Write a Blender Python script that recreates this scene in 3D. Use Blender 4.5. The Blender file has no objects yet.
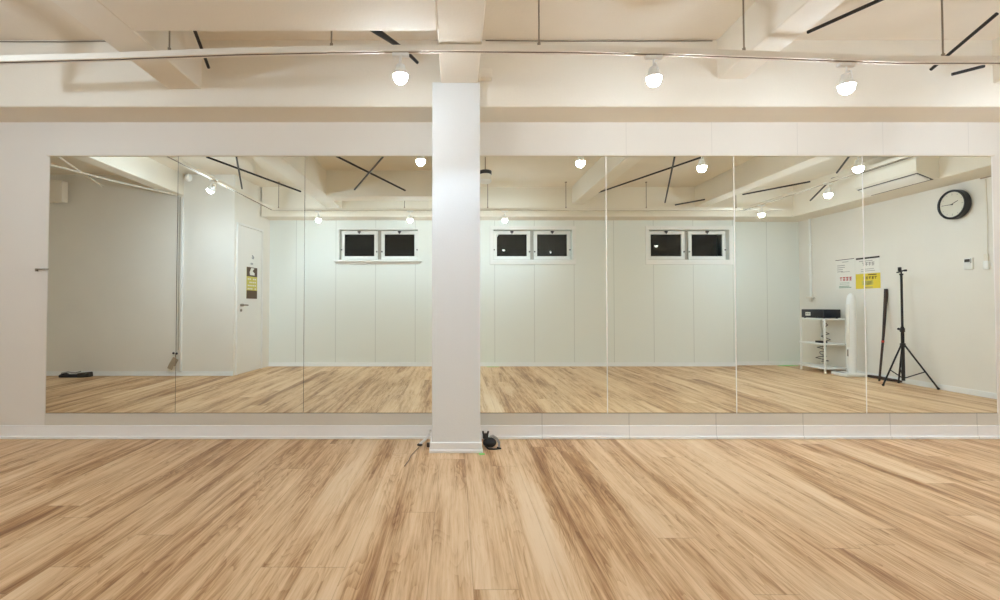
import bpy, bmesh, math, random
from mathutils import Vector, Matrix
random.seed(4)
S = bpy.context.scene
COL = S.collection
PI = math.pi

# ------------------------------------------------------------------ surveyed sizes (metres)
EYE = 0.931          # camera height
MIR = 3.500          # front face of the mirrors (room depth axis = +Y)
WALL = 3.515         # mirror wall
BACK = -0.62         # back wall, behind the photographer
NOOK = -0.76         # back wall in its right recess
RIGHT = 5.35
LEFT = -5.60
SLAB = EYE + 1.732   # ceiling slab
EDGE = EYE + 1.294   # underside of the perimeter beams

def seen(px, py, v):       # a spot surveyed directly, at distance v
    return Vector(((px - 455) * v / 500, v, EYE + (305 - py) * v / 500))
def mirrored(px, py, v):   # a spot surveyed in the mirror, at optical distance v
    return Vector(((px - 455) * v / 500, 2 * MIR - v, EYE + (305 - py) * v / 500))

# ------------------------------------------------------------------ materials
def mat(name, color, rough=0.5, metal=0.0, bump=0.0, bump_scale=80, spec=None, emit=None, estr=0, vary=0.0, vscale=3):
    m = bpy.data.materials.new(name); m.use_nodes = True
    nt = m.node_tree; b = nt.nodes['Principled BSDF']
    b.inputs['Base Color'].default_value = (*color, 1)
    b.inputs['Roughness'].default_value = rough
    b.inputs['Metallic'].default_value = metal
    if spec is not None: b.inputs['Specular IOR Level'].default_value = spec
    if emit:
        b.inputs['Emission Color'].default_value = (*emit, 1)
        b.inputs['Emission Strength'].default_value = estr
    tc = nt.nodes.new('ShaderNodeTexCoord')
    if bump:
        n = nt.nodes.new('ShaderNodeTexNoise'); n.inputs['Scale'].default_value = bump_scale
        n.inputs['Detail'].default_value = 5
        bp = nt.nodes.new('ShaderNodeBump'); bp.inputs['Strength'].default_value = bump
        bp.inputs['Distance'].default_value = 0.004
        nt.links.new(tc.outputs['Object'], n.inputs['Vector'])
        nt.links.new(n.outputs['Fac'], bp.inputs['Height'])
        nt.links.new(bp.outputs['Normal'], b.inputs['Normal'])
    if vary:
        n2 = nt.nodes.new('ShaderNodeTexNoise'); n2.inputs['Scale'].default_value = vscale
        n2.inputs['Detail'].default_value = 4
        mp = nt.nodes.new('ShaderNodeMapRange')
        mp.inputs['From Min'].default_value = 0.3; mp.inputs['From Max'].default_value = 0.7
        mp.inputs['To Min'].default_value = 1 - vary; mp.inputs['To Max'].default_value = 1
        mx = nt.nodes.new('ShaderNodeMix'); mx.data_type = 'RGBA'; mx.blend_type = 'MULTIPLY'
        mx.inputs['Factor'].default_value = 1
        mx.inputs[6].default_value = (*color, 1)
        nt.links.new(tc.outputs['Object'], n2.inputs['Vector'])
        nt.links.new(n2.outputs['Fac'], mp.inputs['Value'])
        nt.links.new(mp.outputs['Result'], mx.inputs[7])
        nt.links.new(mx.outputs[2], b.inputs['Base Color'])
    return m

def seam_mat(name, color, rough, period, half, dark, phase=0.0, xmin=-99.0):
    """painted board with fine vertical joints every `period` metres along X"""
    m = mat(name, color, rough, bump=0.10, bump_scale=120)
    nt = m.node_tree; L = nt.links; b = nt.nodes['Principled BSDF']
    tc = nt.nodes.new('ShaderNodeTexCoord'); sp = nt.nodes.new('ShaderNodeSeparateXYZ')
    L.new(tc.outputs['Object'], sp.inputs[0])
    def M(op, a, bb=None):
        n = nt.nodes.new('ShaderNodeMath'); n.operation = op
        for i, v in enumerate((a, bb)):
            if v is None: continue
            if isinstance(v, (int, float)): n.inputs[i].default_value = v
            else: L.new(v, n.inputs[i])
        return n.outputs[0]
    t = M('FRACT', M('ADD', M('DIVIDE', M('SUBTRACT', sp.outputs['X'], phase), period), 50.5))
    d = M('MULTIPLY', M('ABSOLUTE', M('SUBTRACT', t, 0.5)), period)
    line = M('MULTIPLY', M('LESS_THAN', d, half), M('GREATER_THAN', sp.outputs['X'], xmin))
    mx = nt.nodes.new('ShaderNodeMix'); mx.data_type = 'RGBA'
    L.new(line, mx.inputs['Factor'])
    mx.inputs[6].default_value = (*color, 1); mx.inputs[7].default_value = (*[c * dark for c in color], 1)
    L.new(mx.outputs[2], b.inputs['Base Color'])
    return m

def wood_floor():
    m = bpy.data.materials.new('oak_planks'); m.use_nodes = True
    nt = m.node_tree; L = nt.links; b = nt.nodes['Principled BSDF']
    tc = nt.nodes.new('ShaderNodeTexCoord'); sp = nt.nodes.new('ShaderNodeSeparateXYZ')
    L.new(tc.outputs['Object'], sp.inputs[0])
    def M(op, a, bb=None, c=None):
        n = nt.nodes.new('ShaderNodeMath'); n.operation = op
        for i, v in enumerate((a, bb, c)):
            if v is None: continue
            if isinstance(v, (int, float)): n.inputs[i].default_value = v
            else: L.new(v, n.inputs[i])
        return n.outputs[0]
    def comb(x, y, z):
        n = nt.nodes.new('ShaderNodeCombineXYZ')
        for i, v in enumerate((x, y, z)):
            if isinstance(v, (int, float)): n.inputs[i].default_value = v
            else: L.new(v, n.inputs[i])
        return n.outputs[0]
    def noise(vec, scale, detail=6, rough=0.55, dist=0.0):
        n = nt.nodes.new('ShaderNodeTexNoise')
        n.inputs['Scale'].default_value = scale; n.inputs['Detail'].default_value = detail
        n.inputs['Roughness'].default_value = rough; n.inputs['Distortion'].default_value = dist
        L.new(vec, n.inputs['Vector']); return n.outputs['Fac']
    def rng(v, a, bb, c, d):
        n = nt.nodes.new('ShaderNodeMapRange')
        for k, x in zip(('From Min', 'From Max', 'To Min', 'To Max'), (a, bb, c, d)): n.inputs[k].default_value = x
        L.new(v, n.inputs['Value']); return n.outputs['Result']
    X, Y = sp.outputs['X'], sp.outputs['Y']
    W, LEN = 0.150, 2.40
    col = M('FLOOR', M('DIVIDE', M('ADD', X, 20.04), W))
    wn = nt.nodes.new('ShaderNodeTexWhiteNoise'); wn.noise_dimensions = '1D'; L.new(col, wn.inputs['W'])
    yy = M('DIVIDE', M('ADD', Y, M('MULTIPLY', wn.outputs['Value'], LEN)), LEN)
    row = M('FLOOR', yy)
    wn2 = nt.nodes.new('ShaderNodeTexWhiteNoise'); wn2.noise_dimensions = '2D'
    L.new(comb(col, row, 0), wn2.inputs['Vector'])
    pid = wn2.outputs['Value']
    off = M('MULTIPLY', pid, 37.0)
    # heartwood and sapwood bands, running on through the boards with a slight break
    broad = noise(comb(M('ADD', M('MULTIPLY', X, 6.5), M('MULTIPLY', pid, 1.2)), M('MULTIPLY', Y, 0.42), M('MULTIPLY', pid, 0.9)), 1.0, 3, 0.55, 0.7)
    # cathedral figure: contour lines of a stretched field
    field = noise(comb(M('ADD', M('MULTIPLY', X, 7.0), off), M('MULTIPLY', Y, 0.95), off), 1.0, 3, 0.45, 0.25)
    saw = M('FRACT', M('MULTIPLY', field, 22.0))
    rings = M('POWER', saw, 2.2)
    # fine long pores
    fine = noise(comb(M('ADD', M('MULTIPLY', X, 140.0), off), M('MULTIPLY', Y, 4.0), off), 1.0, 4, 0.7, 0.1)
    mid = noise(comb(M('ADD', M('MULTIPLY', X, 30.0), off), M('MULTIPLY', Y, 0.85), off), 1.0, 5, 0.68, 0.7)
    blot = noise(comb(M('ADD', M('MULTIPLY', X, 13.0), off), M('MULTIPLY', Y, 1.5), off), 1.0, 4, 0.6, 0.8)
    v = M('ADD', M('MULTIPLY', broad, 0.74), M('MULTIPLY', mid, 0.34))
    v = M('ADD', v, M('MULTIPLY', blot, 0.20))
    v = M('ADD', v, M('MULTIPLY', fine, 0.34))
    v = M('SUBTRACT', v, M('MULTIPLY', M('MULTIPLY', rings, rng(blot, 0.42, 0.58, 1.0, 0.10)), 0.085))
    v = M('SUBTRACT', M('ADD', v, M('MULTIPLY', pid, 0.055)), 0.197)
    cr = nt.nodes.new('ShaderNodeValToRGB'); e = cr.color_ramp.elements
    e[0].position = 0.42; e[0].color = (0.25, 0.108, 0.036, 1)
    e[1].position = 0.82; e[1].color = (0.830, 0.610, 0.390, 1)
    k = e.new(0.52); k.color = (0.425, 0.220, 0.090, 1)
    k = e.new(0.60); k.color = (0.610, 0.375, 0.190, 1)
    k = e.new(0.69); k.color = (0.745, 0.510, 0.290, 1)
    L.new(v, cr.inputs['Fac'])
    # joints
    fx = M('FRACT', M('DIVIDE', M('ADD', X, 20.04), W))
    jx = M('LESS_THAN', M('MINIMUM', fx, M('SUBTRACT', 1.0, fx)), 0.008)
    fy = M('FRACT', yy)
    jy = M('LESS_THAN', M('MINIMUM', fy, M('SUBTRACT', 1.0, fy)), 0.0011)
    j = M('MAXIMUM', jx, jy)
    mx = nt.nodes.new('ShaderNodeMix'); mx.data_type = 'RGBA'; mx.blend_type = 'MULTIPLY'
    L.new(M('MULTIPLY', j, 0.45), mx.inputs['Factor'])
    L.new(cr.outputs['Color'], mx.inputs[6]); mx.inputs[7].default_value = (0.55, 0.45, 0.38, 1)
    L.new(mx.outputs[2], b.inputs['Base Color'])
    L.new(rng(fine, 0.3, 0.7, 0.50, 0.36), b.inputs['Roughness'])
    bp = nt.nodes.new('ShaderNodeBump'); bp.inputs['Strength'].default_value = 0.12; bp.inputs['Distance'].default_value = 0.002
    L.new(M('SUBTRACT', fine, M('MULTIPLY', j, 0.8)), bp.inputs['Height']); L.new(bp.outputs['Normal'], b.inputs['Normal'])
    b.inputs['Specular IOR Level'].default_value = 0.4
    return m

def mirror_mat():
    m = bpy.data.materials.new('silvered_glass'); m.use_nodes = True
    b = m.node_tree.nodes['Principled BSDF']
    b.inputs['Base Color'].default_value = (0.925, 0.975, 0.925, 1)
    b.inputs['Metallic'].default_value = 1; b.inputs['Roughness'].default_value = 0.0
    return m
def glass_mat():
    m = bpy.data.materials.new('window_glass'); m.use_nodes = True
    b = m.node_tree.nodes['Principled BSDF']
    b.inputs['Base Color'].default_value = (0.75, 0.8, 0.8, 1)
    b.inputs['Roughness'].default_value = 0.01
    b.inputs['Transmission Weight'].default_value = 1.0
    b.inputs['IOR'].default_value = 1.45
    return m

CREAM = (0.835, 0.755, 0.630)
M_ = dict(
    wall=mat('wall_paint', (0.83, 0.79, 0.72), 0.7, bump=0.18, bump_scale=90, vary=0.04, vscale=2),
    ceil=mat('ceiling_paint', CREAM, 0.8, bump=0.25, bump_scale=60, vary=0.05, vscale=2.5),
    beam=mat('beam_paint', (0.845, 0.785, 0.675), 0.75, bump=0.2, bump_scale=70, vary=0.04, vscale=2),
    board=seam_mat('skirt_board', (0.70, 0.665, 0.585), 0.6, 0.606, 0.0022, 0.62, 0, 0.3),
    base=seam_mat('white_skirting', (0.93, 0.93, 0.92), 0.4, 0.606, 0.0016, 0.66, 0, 0.3),
    base_plain=mat('white_gloss', (0.86, 0.86, 0.85), 0.4),
    backwall=seam_mat('panelled_wall', (0.80, 0.82, 0.775), 0.65, 0.606, 0.005, 0.80, 0.0),
    column=mat('column_paint', (0.79, 0.80, 0.79), 0.6, bump=0.15, bump_scale=90),
    floor=wood_floor(), mirror=mirror_mat(), glass=glass_mat(),
    white=mat('white_enamel', (0.84, 0.83, 0.80), 0.4),
    track=mat('track_enamel', (0.80, 0.74, 0.64), 0.85, spec=0.1),
    slot=mat('track_slot', (0.13, 0.075, 0.04), 0.95, spec=0.05),
    rod=mat('hanger_steel', (0.30, 0.25, 0.19), 0.5, metal=0.4),
    black=mat('black_metal', (0.012, 0.010, 0.010), 0.45),
    blackp=mat('black_plastic', (0.014, 0.014, 0.017), 0.35),
    navy=mat('dark_case', (0.010, 0.011, 0.020), 0.4),
    dark=mat('dark_brown', (0.045, 0.024, 0.018), 0.5),
    grey=mat('grey_plastic', (0.35, 0.35, 0.34), 0.5),
    tan=mat('tan_paper', (0.42, 0.34, 0.24), 0.8),
    steel=mat('brushed_steel', (0.6, 0.58, 0.55), 0.35, metal=0.9),
    sashgrey=mat('mullion_grey', (0.42, 0.39, 0.34), 0.6),
    joint=mat('white_joint', (0.90, 0.88, 0.82), 0.5),
    edge=mat('mirror_edge', (0.17, 0.14, 0.10), 0.5),
    paper=mat('paper', (0.83, 0.80, 0.74), 0.7),
    yellow=mat('yellow_paper', (0.80, 0.62, 0.06), 0.7),
    yellow2=mat('yellow_print', (0.62, 0.55, 0.13), 0.7),
    red=mat('red_ink', (0.55, 0.05, 0.04), 0.7),
    ink=mat('dark_ink', (0.04, 0.035, 0.03), 0.7),
    inkgrey=mat('grey_ink', (0.33, 0.31, 0.28), 0.7),
    inkgreen=mat('green_ink', (0.22, 0.36, 0.25), 0.7),
    green=mat('green_tape', (0.25, 0.75, 0.18), 0.6),
    brownp=mat('brown_print', (0.10, 0.06, 0.03), 0.6),
    face=mat('clock_face', (0.72, 0.68, 0.58), 0.6),
    bulb=mat('lit_bulb', (1, 1, 1), 0.5, emit=(1.0, 0.97, 0.92), estr=60),
    door=mat('door_paint', (0.82, 0.80, 0.76), 0.5),
    duct=mat('dark_gap', (0.10, 0.085, 0.07), 0.9),
)

# ------------------------------------------------------------------ mesh helpers
class MB:
    def __init__(s): s.bm = bmesh.new()
    def _new(s, f, mi):
        for x in f: x.material_index = mi
    def box(s, lo, hi, bev=0.0, mi=0, rot=None, seg=2):
        lo, hi = Vector(lo), Vector(hi); c = (lo + hi) / 2; d = hi - lo
        mt = Matrix.Translation(c)
        if rot is not None: mt = mt @ rot
        tmp = bmesh.new()
        bmesh.ops.create_cube(tmp, size=1, matrix=Matrix.Diagonal((d.x, d.y, d.z, 1)))
        if bev: bmesh.ops.bevel(tmp, geom=tmp.edges[:], offset=bev, segments=seg, affect='EDGES', profile=0.5)
        s._merge(tmp, mt, mi); return s
    def _merge(s, tmp, mt, mi):
        vm = {}
        for v in tmp.verts: vm[v] = s.bm.verts.new(mt @ v.co)
        for f in tmp.faces:
            try:
                nf = s.bm.faces.new([vm[v] for v in f.verts]); nf.material_index = mi
            except ValueError: pass
        tmp.free()
    def cyl(s, a, b, r, r2=None, n=16, mi=0):
        a, b = Vector(a), Vector(b); d = b - a
        q = d.to_track_quat('Z', 'Y').to_matrix().to_4x4()
        tmp = bmesh.new()
        bmesh.ops.create_cone(tmp, cap_ends=True, segments=n, radius1=r, radius2=r if r2 is None else r2, depth=d.length)
        s._merge(tmp, Matrix.Translation((a + b) / 2) @ q, mi); return s
    def ball(s, c, r, sc=(1, 1, 1), n=16, mi=0, rot=None):
        tmp = bmesh.new(); bmesh.ops.create_uvsphere(tmp, u_segments=n, v_segments=max(6, n // 2), radius=r)
        mt = Matrix.Translation(c)
        if rot is not None: mt = mt @ rot
        s._merge(tmp, mt @ Matrix.Diagonal((*sc, 1)), mi); return s
    def tube(s, pts, r, n=8, mi=0, rs=None):
        pts = [Vector(p) for p in pts]; rings = []
        for i, p in enumerate(pts):
            t = (pts[min(i + 1, len(pts) - 1)] - pts[max(i - 1, 0)]).normalized()
            up = Vector((0, 0, 1)) if abs(t.z) < 0.95 else Vector((0, 1, 0))
            u = t.cross(up).normalized(); w = u.cross(t)
            rr = rs[i] if rs else r
            rings.append([s.bm.verts.new(p + (u * math.cos(2 * PI * k / n) + w * math.sin(2 * PI * k / n)) * rr) for k in range(n)])
        for a, b in zip(rings, rings[1:]):
            for k in range(n):
                f = s.bm.faces.new((a[k], a[(k + 1) % n], b[(k + 1) % n], b[k])); f.material_index = mi
        for rg in (rings[0][::-1], rings[-1]):
            f = s.bm.faces.new(rg); f.material_index = mi
        return s
    def prism(s, poly, ext, axis='z', mi=0):
        """poly: list of 2-D points, ext: (lo, hi) along axis; other axes in order xyz"""
        def P(p, e):
            return {'z': (p[0], p[1], e), 'y': (p[0], e, p[1]), 'x': (e, p[0], p[1])}[axis]
        a = [s.bm.verts.new(P(p, ext[0])) for p in poly]; b = [s.bm.verts.new(P(p, ext[1])) for p in poly]
        n = len(poly); fs = [s.bm.faces.new(a[::-1]), s.bm.faces.new(b)]
        for k in range(n): fs.append(s.bm.faces.new((a[k], a[(k + 1) % n], b[(k + 1) % n], b[k])))
        for f in fs: f.material_index = mi
        return s
    def lathe(s, prof, c=(0, 0, 0), axis='z', n=40, mi=0):
        rings = []
        for r, h in prof:
            rg = []
            for k in range(n):
                a = 2 * PI * k / n; x, y = r * math.cos(a), r * math.sin(a)
                p = {'z': (x, y, h), 'x': (h, x, y), 'y': (x, h, y)}[axis]
                rg.append(s.bm.verts.new(Vector(p) + Vector(c)))
            rings.append(rg)
        for a, b in zip(rings, rings[1:]):
            for k in range(n):
                f = s.bm.faces.new((a[k], a[(k + 1) % n], b[(k + 1) % n], b[k])); f.material_index = mi
        return s
    def build(s, name, m, parent=None, smooth=True, loc=None, rotz=0):
        bmesh.ops.recalc_face_normals(s.bm, faces=s.bm.faces[:])
        me = bpy.data.meshes.new(name); s.bm.to_mesh(me); s.bm.free()
        for x in (m if isinstance(m, (list, tuple)) else [m]): me.materials.append(x)
        if smooth:
            for p in me.polygons: p.use_smooth = True
            me.set_sharp_from_angle(angle=math.radians(35))
        o = bpy.data.objects.new(name, me); COL.objects.link(o)
        if parent: o.parent = parent
        if loc is not None: o.location = loc
        o.rotation_euler.z = rotz
        return o

def tag(o, label, cat, group=None, kind=None):
    o['label'] = label; o['category'] = cat
    if group: o['group'] = group
    if kind: o['kind'] = kind
    return o
def thing(name, label, cat, loc=(0, 0, 0), rotz=0, group=None):
    o = bpy.data.objects.new(name, None); COL.objects.link(o); o.empty_display_size = 0.1
    o.location = loc; o.rotation_euler.z = rotz
    return tag(o, label, cat, group)
def struct(o):
    o['kind'] = 'structure'; return o
def kids(o): return [c for c in bpy.data.objects if c.parent == o]
def dup(root, loc=None, rot=None, label=None):
    r = root.copy(); COL.objects.link(r)
    if loc is not None: r.location = loc
    if rot is not None: r.rotation_euler = rot
    if label: r['label'] = label
    for ch in kids(root):
        c = ch.copy(); COL.objects.link(c); c.parent = r
        for g in kids(ch):
            d = g.copy(); COL.objects.link(d); d.parent = c
    return r

# ------------------------------------------------------------------ the room shell
b = MB(); b.box((LEFT, -0.95, -0.08), (RIGHT, WALL, 0)); struct(b.build('floor', M_['floor'], smooth=False))
b = MB(); b.box((LEFT, -0.95, SLAB), (RIGHT, WALL, SLAB + 0.12)); struct(b.build('ceiling', M_['ceil'], smooth=False))
b = MB(); b.box((LEFT - 0.2, WALL, -0.08), (RIGHT + 0.2, WALL + 0.2, SLAB + 0.12)); struct(b.build('wall_front', seam_mat('jointed_wall_paint', (0.83, 0.79, 0.72), 0.7, 0.606, 0.0016, 0.84, 0, 0.9), smooth=False))
b = MB(); b.box((RIGHT, -0.95, -0.08), (RIGHT + 0.2, WALL, SLAB + 0.12)); struct(b.build('wall_right', M_['wall'], smooth=False))
b = MB(); b.box((LEFT - 0.2, -0.95, -0.08), (LEFT, WALL, SLAB + 0.12)); struct(b.build('wall_left', M_['wall'], smooth=False))
# back wall with its three window openings
WX = [(-1.167, 0.600), (1.189, 0.602), (3.575, 0.612)]; WZ0, WZ1 = 1.622, 2.082
b = MB(); T = -0.95
b.box((-2.83, T, 0), (4.28, BACK, WZ0)); b.box((-2.83, T, WZ1), (4.28, BACK, SLAB))
xs = [-2.83]
for c, h in WX: xs += [c - h, c + h]
xs.append(4.28)
for i in range(0, len(xs), 2): b.box((xs[i], T, WZ0), (xs[i + 1], BACK, WZ1))
b.box((4.28, T, 0), (RIGHT, NOOK, SLAB))
struct(b.build('wall_back', M_['backwall'], smooth=False))
# block of wall (the entrance side) standing into the room on the left
b = MB(); b.prism([(LEFT, 0.40), (-2.92, 0.40), (-2.83, BACK), (-2.83, -0.95), (LEFT, -0.95)], (0, SLAB), 'z')
struct(b.build('wall_back_left', M_['wall'], smooth=False))

# beams
def beam(lo, hi, m='beam'):
    bb = MB(); bb.box(lo, hi, 0.006, seg=1); return struct(bb.build('ceiling_beam', M_[m], smooth=False))
TOP = SLAB + 0.01
beam((LEFT, 3.233, EDGE), (RIGHT, WALL + 0.01, TOP))                      # along the mirror wall
beam((-2.84, NOOK - 0.05, EDGE), (RIGHT, -0.30, TOP))                     # along the back wall
beam((4.96, -0.32, EDGE), (RIGHT + 0.01, 3.25, TOP))                      # along the right wall
Y0, Y1 = -0.32, 3.24
beam((-3.77, 0.38, EYE + 1.455), (-3.60, Y1, TOP))
beam((-1.875, Y0, EYE + 1.41), (-1.655, Y1, TOP))
beam((-0.092, Y0, EYE + 1.425), (0.146, Y1, TOP))
beam((1.715, Y0, EYE + 1.475), (1.895, Y1, TOP))
beam((3.515, Y0, EYE + 1.445), (3.70, Y1, TOP))
beam((-1.66, 2.27, EYE + 1.412), (-0.09, 2.55, TOP))                      # cross pieces left of the column
beam((-1.66, 0.33, EYE + 1.395), (-0.09, 0.60, TOP))
# column
b = MB(); b.box((-0.146, 3.176, 0), (0.160, WALL + 0.01, EYE + 1.43), 0.004, seg=1)
struct(b.build('column', M_['column'], smooth=False))
b = MB()
b.box((-0.159, 3.166, 0.012), (0.171, 3.50, 0.066), 0.004, seg=1); b.box((-0.163, 3.160, 0), (0.175, 3.50, 0.022), 0.004, seg=1)
struct(b.build('trim_1', M_['base_plain'], smooth=False))

# baseboards
def skirting(x0, x1, y, name, h=0.094, m='base', d=1):
    bb = MB(); bb.box((x0, min(y, y - d * 0.010), 0), (x1, max(y, y - d * 0.010), h), 0.002, seg=1)
    bb.box((x0, min(y, y - d * 0.020), 0), (x1, max(y, y - d * 0.020), 0.020), 0.004, seg=2)
    return struct(bb.build(name, M_[m], smooth=False))
skirting(-3.9, -0.15, 3.508, 'baseboard_front_left'); skirting(0.165, RIGHT, 3.508, 'baseboard_front_right')
skirting(LEFT, -3.9, 3.508, 'baseboard_front_left')
skirting(-2.83, 4.28, BACK, 'baseboard_back', 0.06, 'base_plain', -1)
skirting(4.28, RIGHT, NOOK, 'baseboard_back_right', 0.06, 'base_plain', -1)
skirting(LEFT, -2.92, 0.40, 'baseboard_back_left', 0.06, 'base_plain', -1)
b = MB(); b.box((RIGHT - 0.010, NOOK, 0), (RIGHT, WALL, 0.06), 0.002, seg=1)
struct(b.build('baseboard_right', M_['base_plain'], smooth=False))
b = MB(); b.box((LEFT, 0.40, 0), (LEFT + 0.010, WALL, 0.06), 0.002, seg=1)
struct(b.build('baseboard_left', M_['base_plain'], smooth=False))

# ------------------------------------------------------------------ mirrors on their backing boards
ZB, ZT = EYE - 0.750, EYE + 1.048
def board(x0, x1, name):
    bb = MB(); bb.box((x0, 3.502, 0.092), (x1, WALL, ZT + 0.004), 0.001, seg=1)
    return struct(bb.build(name, M_['board'], smooth=False))
board(-2.86, -0.146, 'trim_2'); board(0.160, 3.785, 'trim_3')
b = MB(); b.box((-2.87, 3.488, ZT), (-0.146, WALL, ZT + 0.008)); struct(b.build('trim_4', M_['track'], smooth=False))
b = MB(); b.box((0.16, 3.488, ZT), (3.79, WALL, ZT + 0.008)); struct(b.build('trim_5', M_['track'], smooth=False))
edges_l = [-2.853, -1.949, -1.056, -0.147]
edges_r = [0.161, 1.0625, 1.9625, 2.868, 3.780]
lab = ['leftmost mirror panel, its outer edge against bare wall',
       'second mirror panel from the left, white conduit at its left seam',
       'mirror panel touching the left side of the white column',
       'mirror panel touching the right side of the white column',
       'mirror panel between two white seams that shows the long black rod and third window',
       'mirror panel showing the shelf unit, ending at the seam through the posters',
       'rightmost mirror panel, showing the round clock and tripod']
def mirror_panel(x0, x1, label, right):
    t = thing('wall_mirror', label, 'mirror', ((x0 + x1) / 2, MIR, ZB), 0, 'tall frameless mirror panels along the wall')
    w = (x1 - x0) / 2; g = 0.0035 if right else 0.0015; H = ZT - ZB
    bb = MB(); bb.box((-w + g, -0.0, 0), (w - g, 0.002, H)); bb.build('mirror_glass', M_['mirror'], t, smooth=False)
    bb = MB(); bb.box((-w + g, 0.0005, -0.004), (w - g, 0.0022, -0.0001)); bb.build('bottom_rail', M_['edge'], t, smooth=False)
    bb = MB(); bb.box((-w + g, 0.0005, H + 0.0001), (w - g, 0.0022, H + 0.002)); bb.build('top_rail', M_['edge'], t, smooth=False)
    if right:
        bb = MB(); bb.box((w - g + 0.0002, -0.001, 0), (w + g - 0.0002, 0.0018, H)); s = bb.build('joint_strip', M_['joint'], t, smooth=False)
    else:
        bb = MB(); bb.box((w - g + 0.0002, 0.0002, 0), (w + g - 0.0002, 0.0018, H)); s = bb.build('joint_strip', M_['edge'], t, smooth=False)
k = 0
for E, r in ((edges_l, False), (edges_r, True)):
    for a, c in zip(E, E[1:]):
        mirror_panel(a, c, lab[k], r); k += 1

# ------------------------------------------------------------------ windows in the back wall (seen in the mirror)
for i, (c, h) in enumerate(WX):
    t = thing('window_%d' % (i + 1), '', 'window', (c, BACK, WZ0))
    del t['label']; del t['category']; t['kind'] = 'structure'
    H = WZ1 - WZ0; cw = 0.055 if i else 0.018; pr = 0.012
    bb = MB()
    bb.box((-h - cw, 0, H), (h + cw, pr, H + cw), 0.003, seg=1)
    bb.box((-h - cw, 0, 0), (-h, pr, H), 0.002, seg=1); bb.box((h, 0, 0), (h + cw, pr, H), 0.002, seg=1)
    if i == 0: bb.box((-h - 0.075, -0.08, -0.035), (h + 0.06, 0.045, -0.008), 0.004, seg=1)
    bb.box((-h - cw, 0, -0.075 if i else -0.07), (h + cw, pr, 0), 0.003, seg=1)
    bb.build('window_frame', M_['white'], t, smooth=False)
    for s in (-1, 1):
        x0, x1 = (-h + 0.008, -0.028) if s < 0 else (0.028, h - 0.008)
        y0, y1 = -0.115, -0.080
        bb = MB(); f = 0.052
        bb.box((x0, y0, 0.01), (x1, y1, 0.01 + f), 0.003, seg=1); bb.box((x0, y0, H - 0.008 - f), (x1, y1, H - 0.008), 0.003, seg=1)
        bb.box((x0, y0, 0.01 + f), (x0 + f, y1, H - f - 0.008), 0.003, seg=1); bb.box((x1 - f, y0, 0.01 + f), (x1, y1, H - f - 0.008), 0.003, seg=1)
        sash = bb.build('window_sash', M_['white'], t, smooth=False)
        bb = MB(); bb.box((x0 + f - 0.004, y0 + 0.012, 0.01 + f - 0.004), (x1 - f + 0.004, y0 + 0.018, H - f - 0.004)); bb.build('window_pane', M_['glass'], sash, smooth=False)
        xm = (x0 + x1) / 2
        bb = MB(); bb.box((xm - 0.024, y1, H - 0.034), (xm + 0.024, y1 + 0.022, H - 0.010), 0.004); bb.box((xm - 0.009, y1 + 0.004, H - 0.052), (xm + 0.009, y1 + 0.018, H - 0.03), 0.003)
        bb.build('window_latch', M_['blackp'], sash)
        xe = x1 - 0.012 if s < 0 else x0 + 0.012
        bb = MB(); bb.cyl((xe, y1, 0.13), (xe, y1 + 0.012, 0.13), 0.011, n=12); bb.build('stay_knob', M_['blackp'], sash); bb = MB(); xo = x0 + 0.01 if s < 0 else x1 - 0.01
        bb.cyl((xo, y1, 0.16), (xo, y1 + 0.012, 0.16), 0.010, n=12)
        bb.build('stay_knob', M_['blackp'], sash)
    bb = MB(); bb.box((-0.028, -0.14, 0.0), (0.028, -0.112, H), 0.002, seg=1); bb.build('mullion', M_['sashgrey'], t, smooth=False)

# ------------------------------------------------------------------ door on the entrance side
U = math.atan2(-1, 0.088)
t = thing('door_1', '', 'door', (-2.92, 0.40, 0), U); del t['label']; del t['category']; t['kind'] = 'structure'
b = MB(); b.box((0.09, 0.001, 0.01), (0.735, 0.014, 2.00), 0.002, seg=1); dp = b.build('door_panel', M_['door'], t, smooth=False)
b = MB(); b.box((0.05, 0.0, 0), (0.082, 0.022, 2.04), 0.003, seg=1); b.box((0.743, 0.0, 0), (0.775, 0.022, 2.04), 0.003, seg=1); b.box((0.05, 0.0, 2.008), (0.775, 0.022, 2.04), 0.003, seg=1)
b.build('door_frame', M_['door'], t, smooth=False)
b = MB(); b.box((0.7355, 0.001, 0.0), (0.7425, 0.004, 2.006)); b.build('door_gap', M_['edge'], t, smooth=False)
b = MB(); b.cyl((0.155, 0.014, 0.93), (0.155, 0.05, 0.93), 0.018); b.tube([(0.155, 0.046, 0.93), (0.20, 0.05, 0.93), (0.28, 0.05, 0.928)], 0.010); b.build('door_handle', M_['rod'], dp)
b = MB(); b.cyl((0.155, 0.014, 0.86), (0.155, 0.026, 0.86), 0.018); b.build('door_lock', M_['rod'], dp)
# notice on the door
t = thing('door_notice', 'tall yellow and brown printed notice taped to the white door', 'notice', (-2.92, 0.40, 1.02), U)
b = MB(); b.box((0.30, 0.0145, 0), (0.60, 0.017, 0.44))
for z0, z1 in ((0.31, 0.44), (0.0, 0.115)): b.box((0.30, 0.0168, z0), (0.60, 0.018, z1), mi=1)
for r in range(4):
    for q_ in range(5):
        if (r * 5 + q_) % 7 != 3: b.box((0.33 + q_ * 0.05, 0.0168, 0.130 + r * 0.045), (0.33 + q_ * 0.05 + 0.032, 0.018, 0.130 + r * 0.045 + 0.018), mi=2)
b.prism([(0.39, 0.33), (0.52, 0.33), (0.52, 0.36), (0.46, 0.39), (0.52, 0.43), (0.42, 0.43), (0.38, 0.37)], (0.0175, 0.019), 'y', mi=2)
b.build('printed_sheet', [M_['yellow2'], M_['brownp'], M_['paper']], t, smooth=False)
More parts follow.
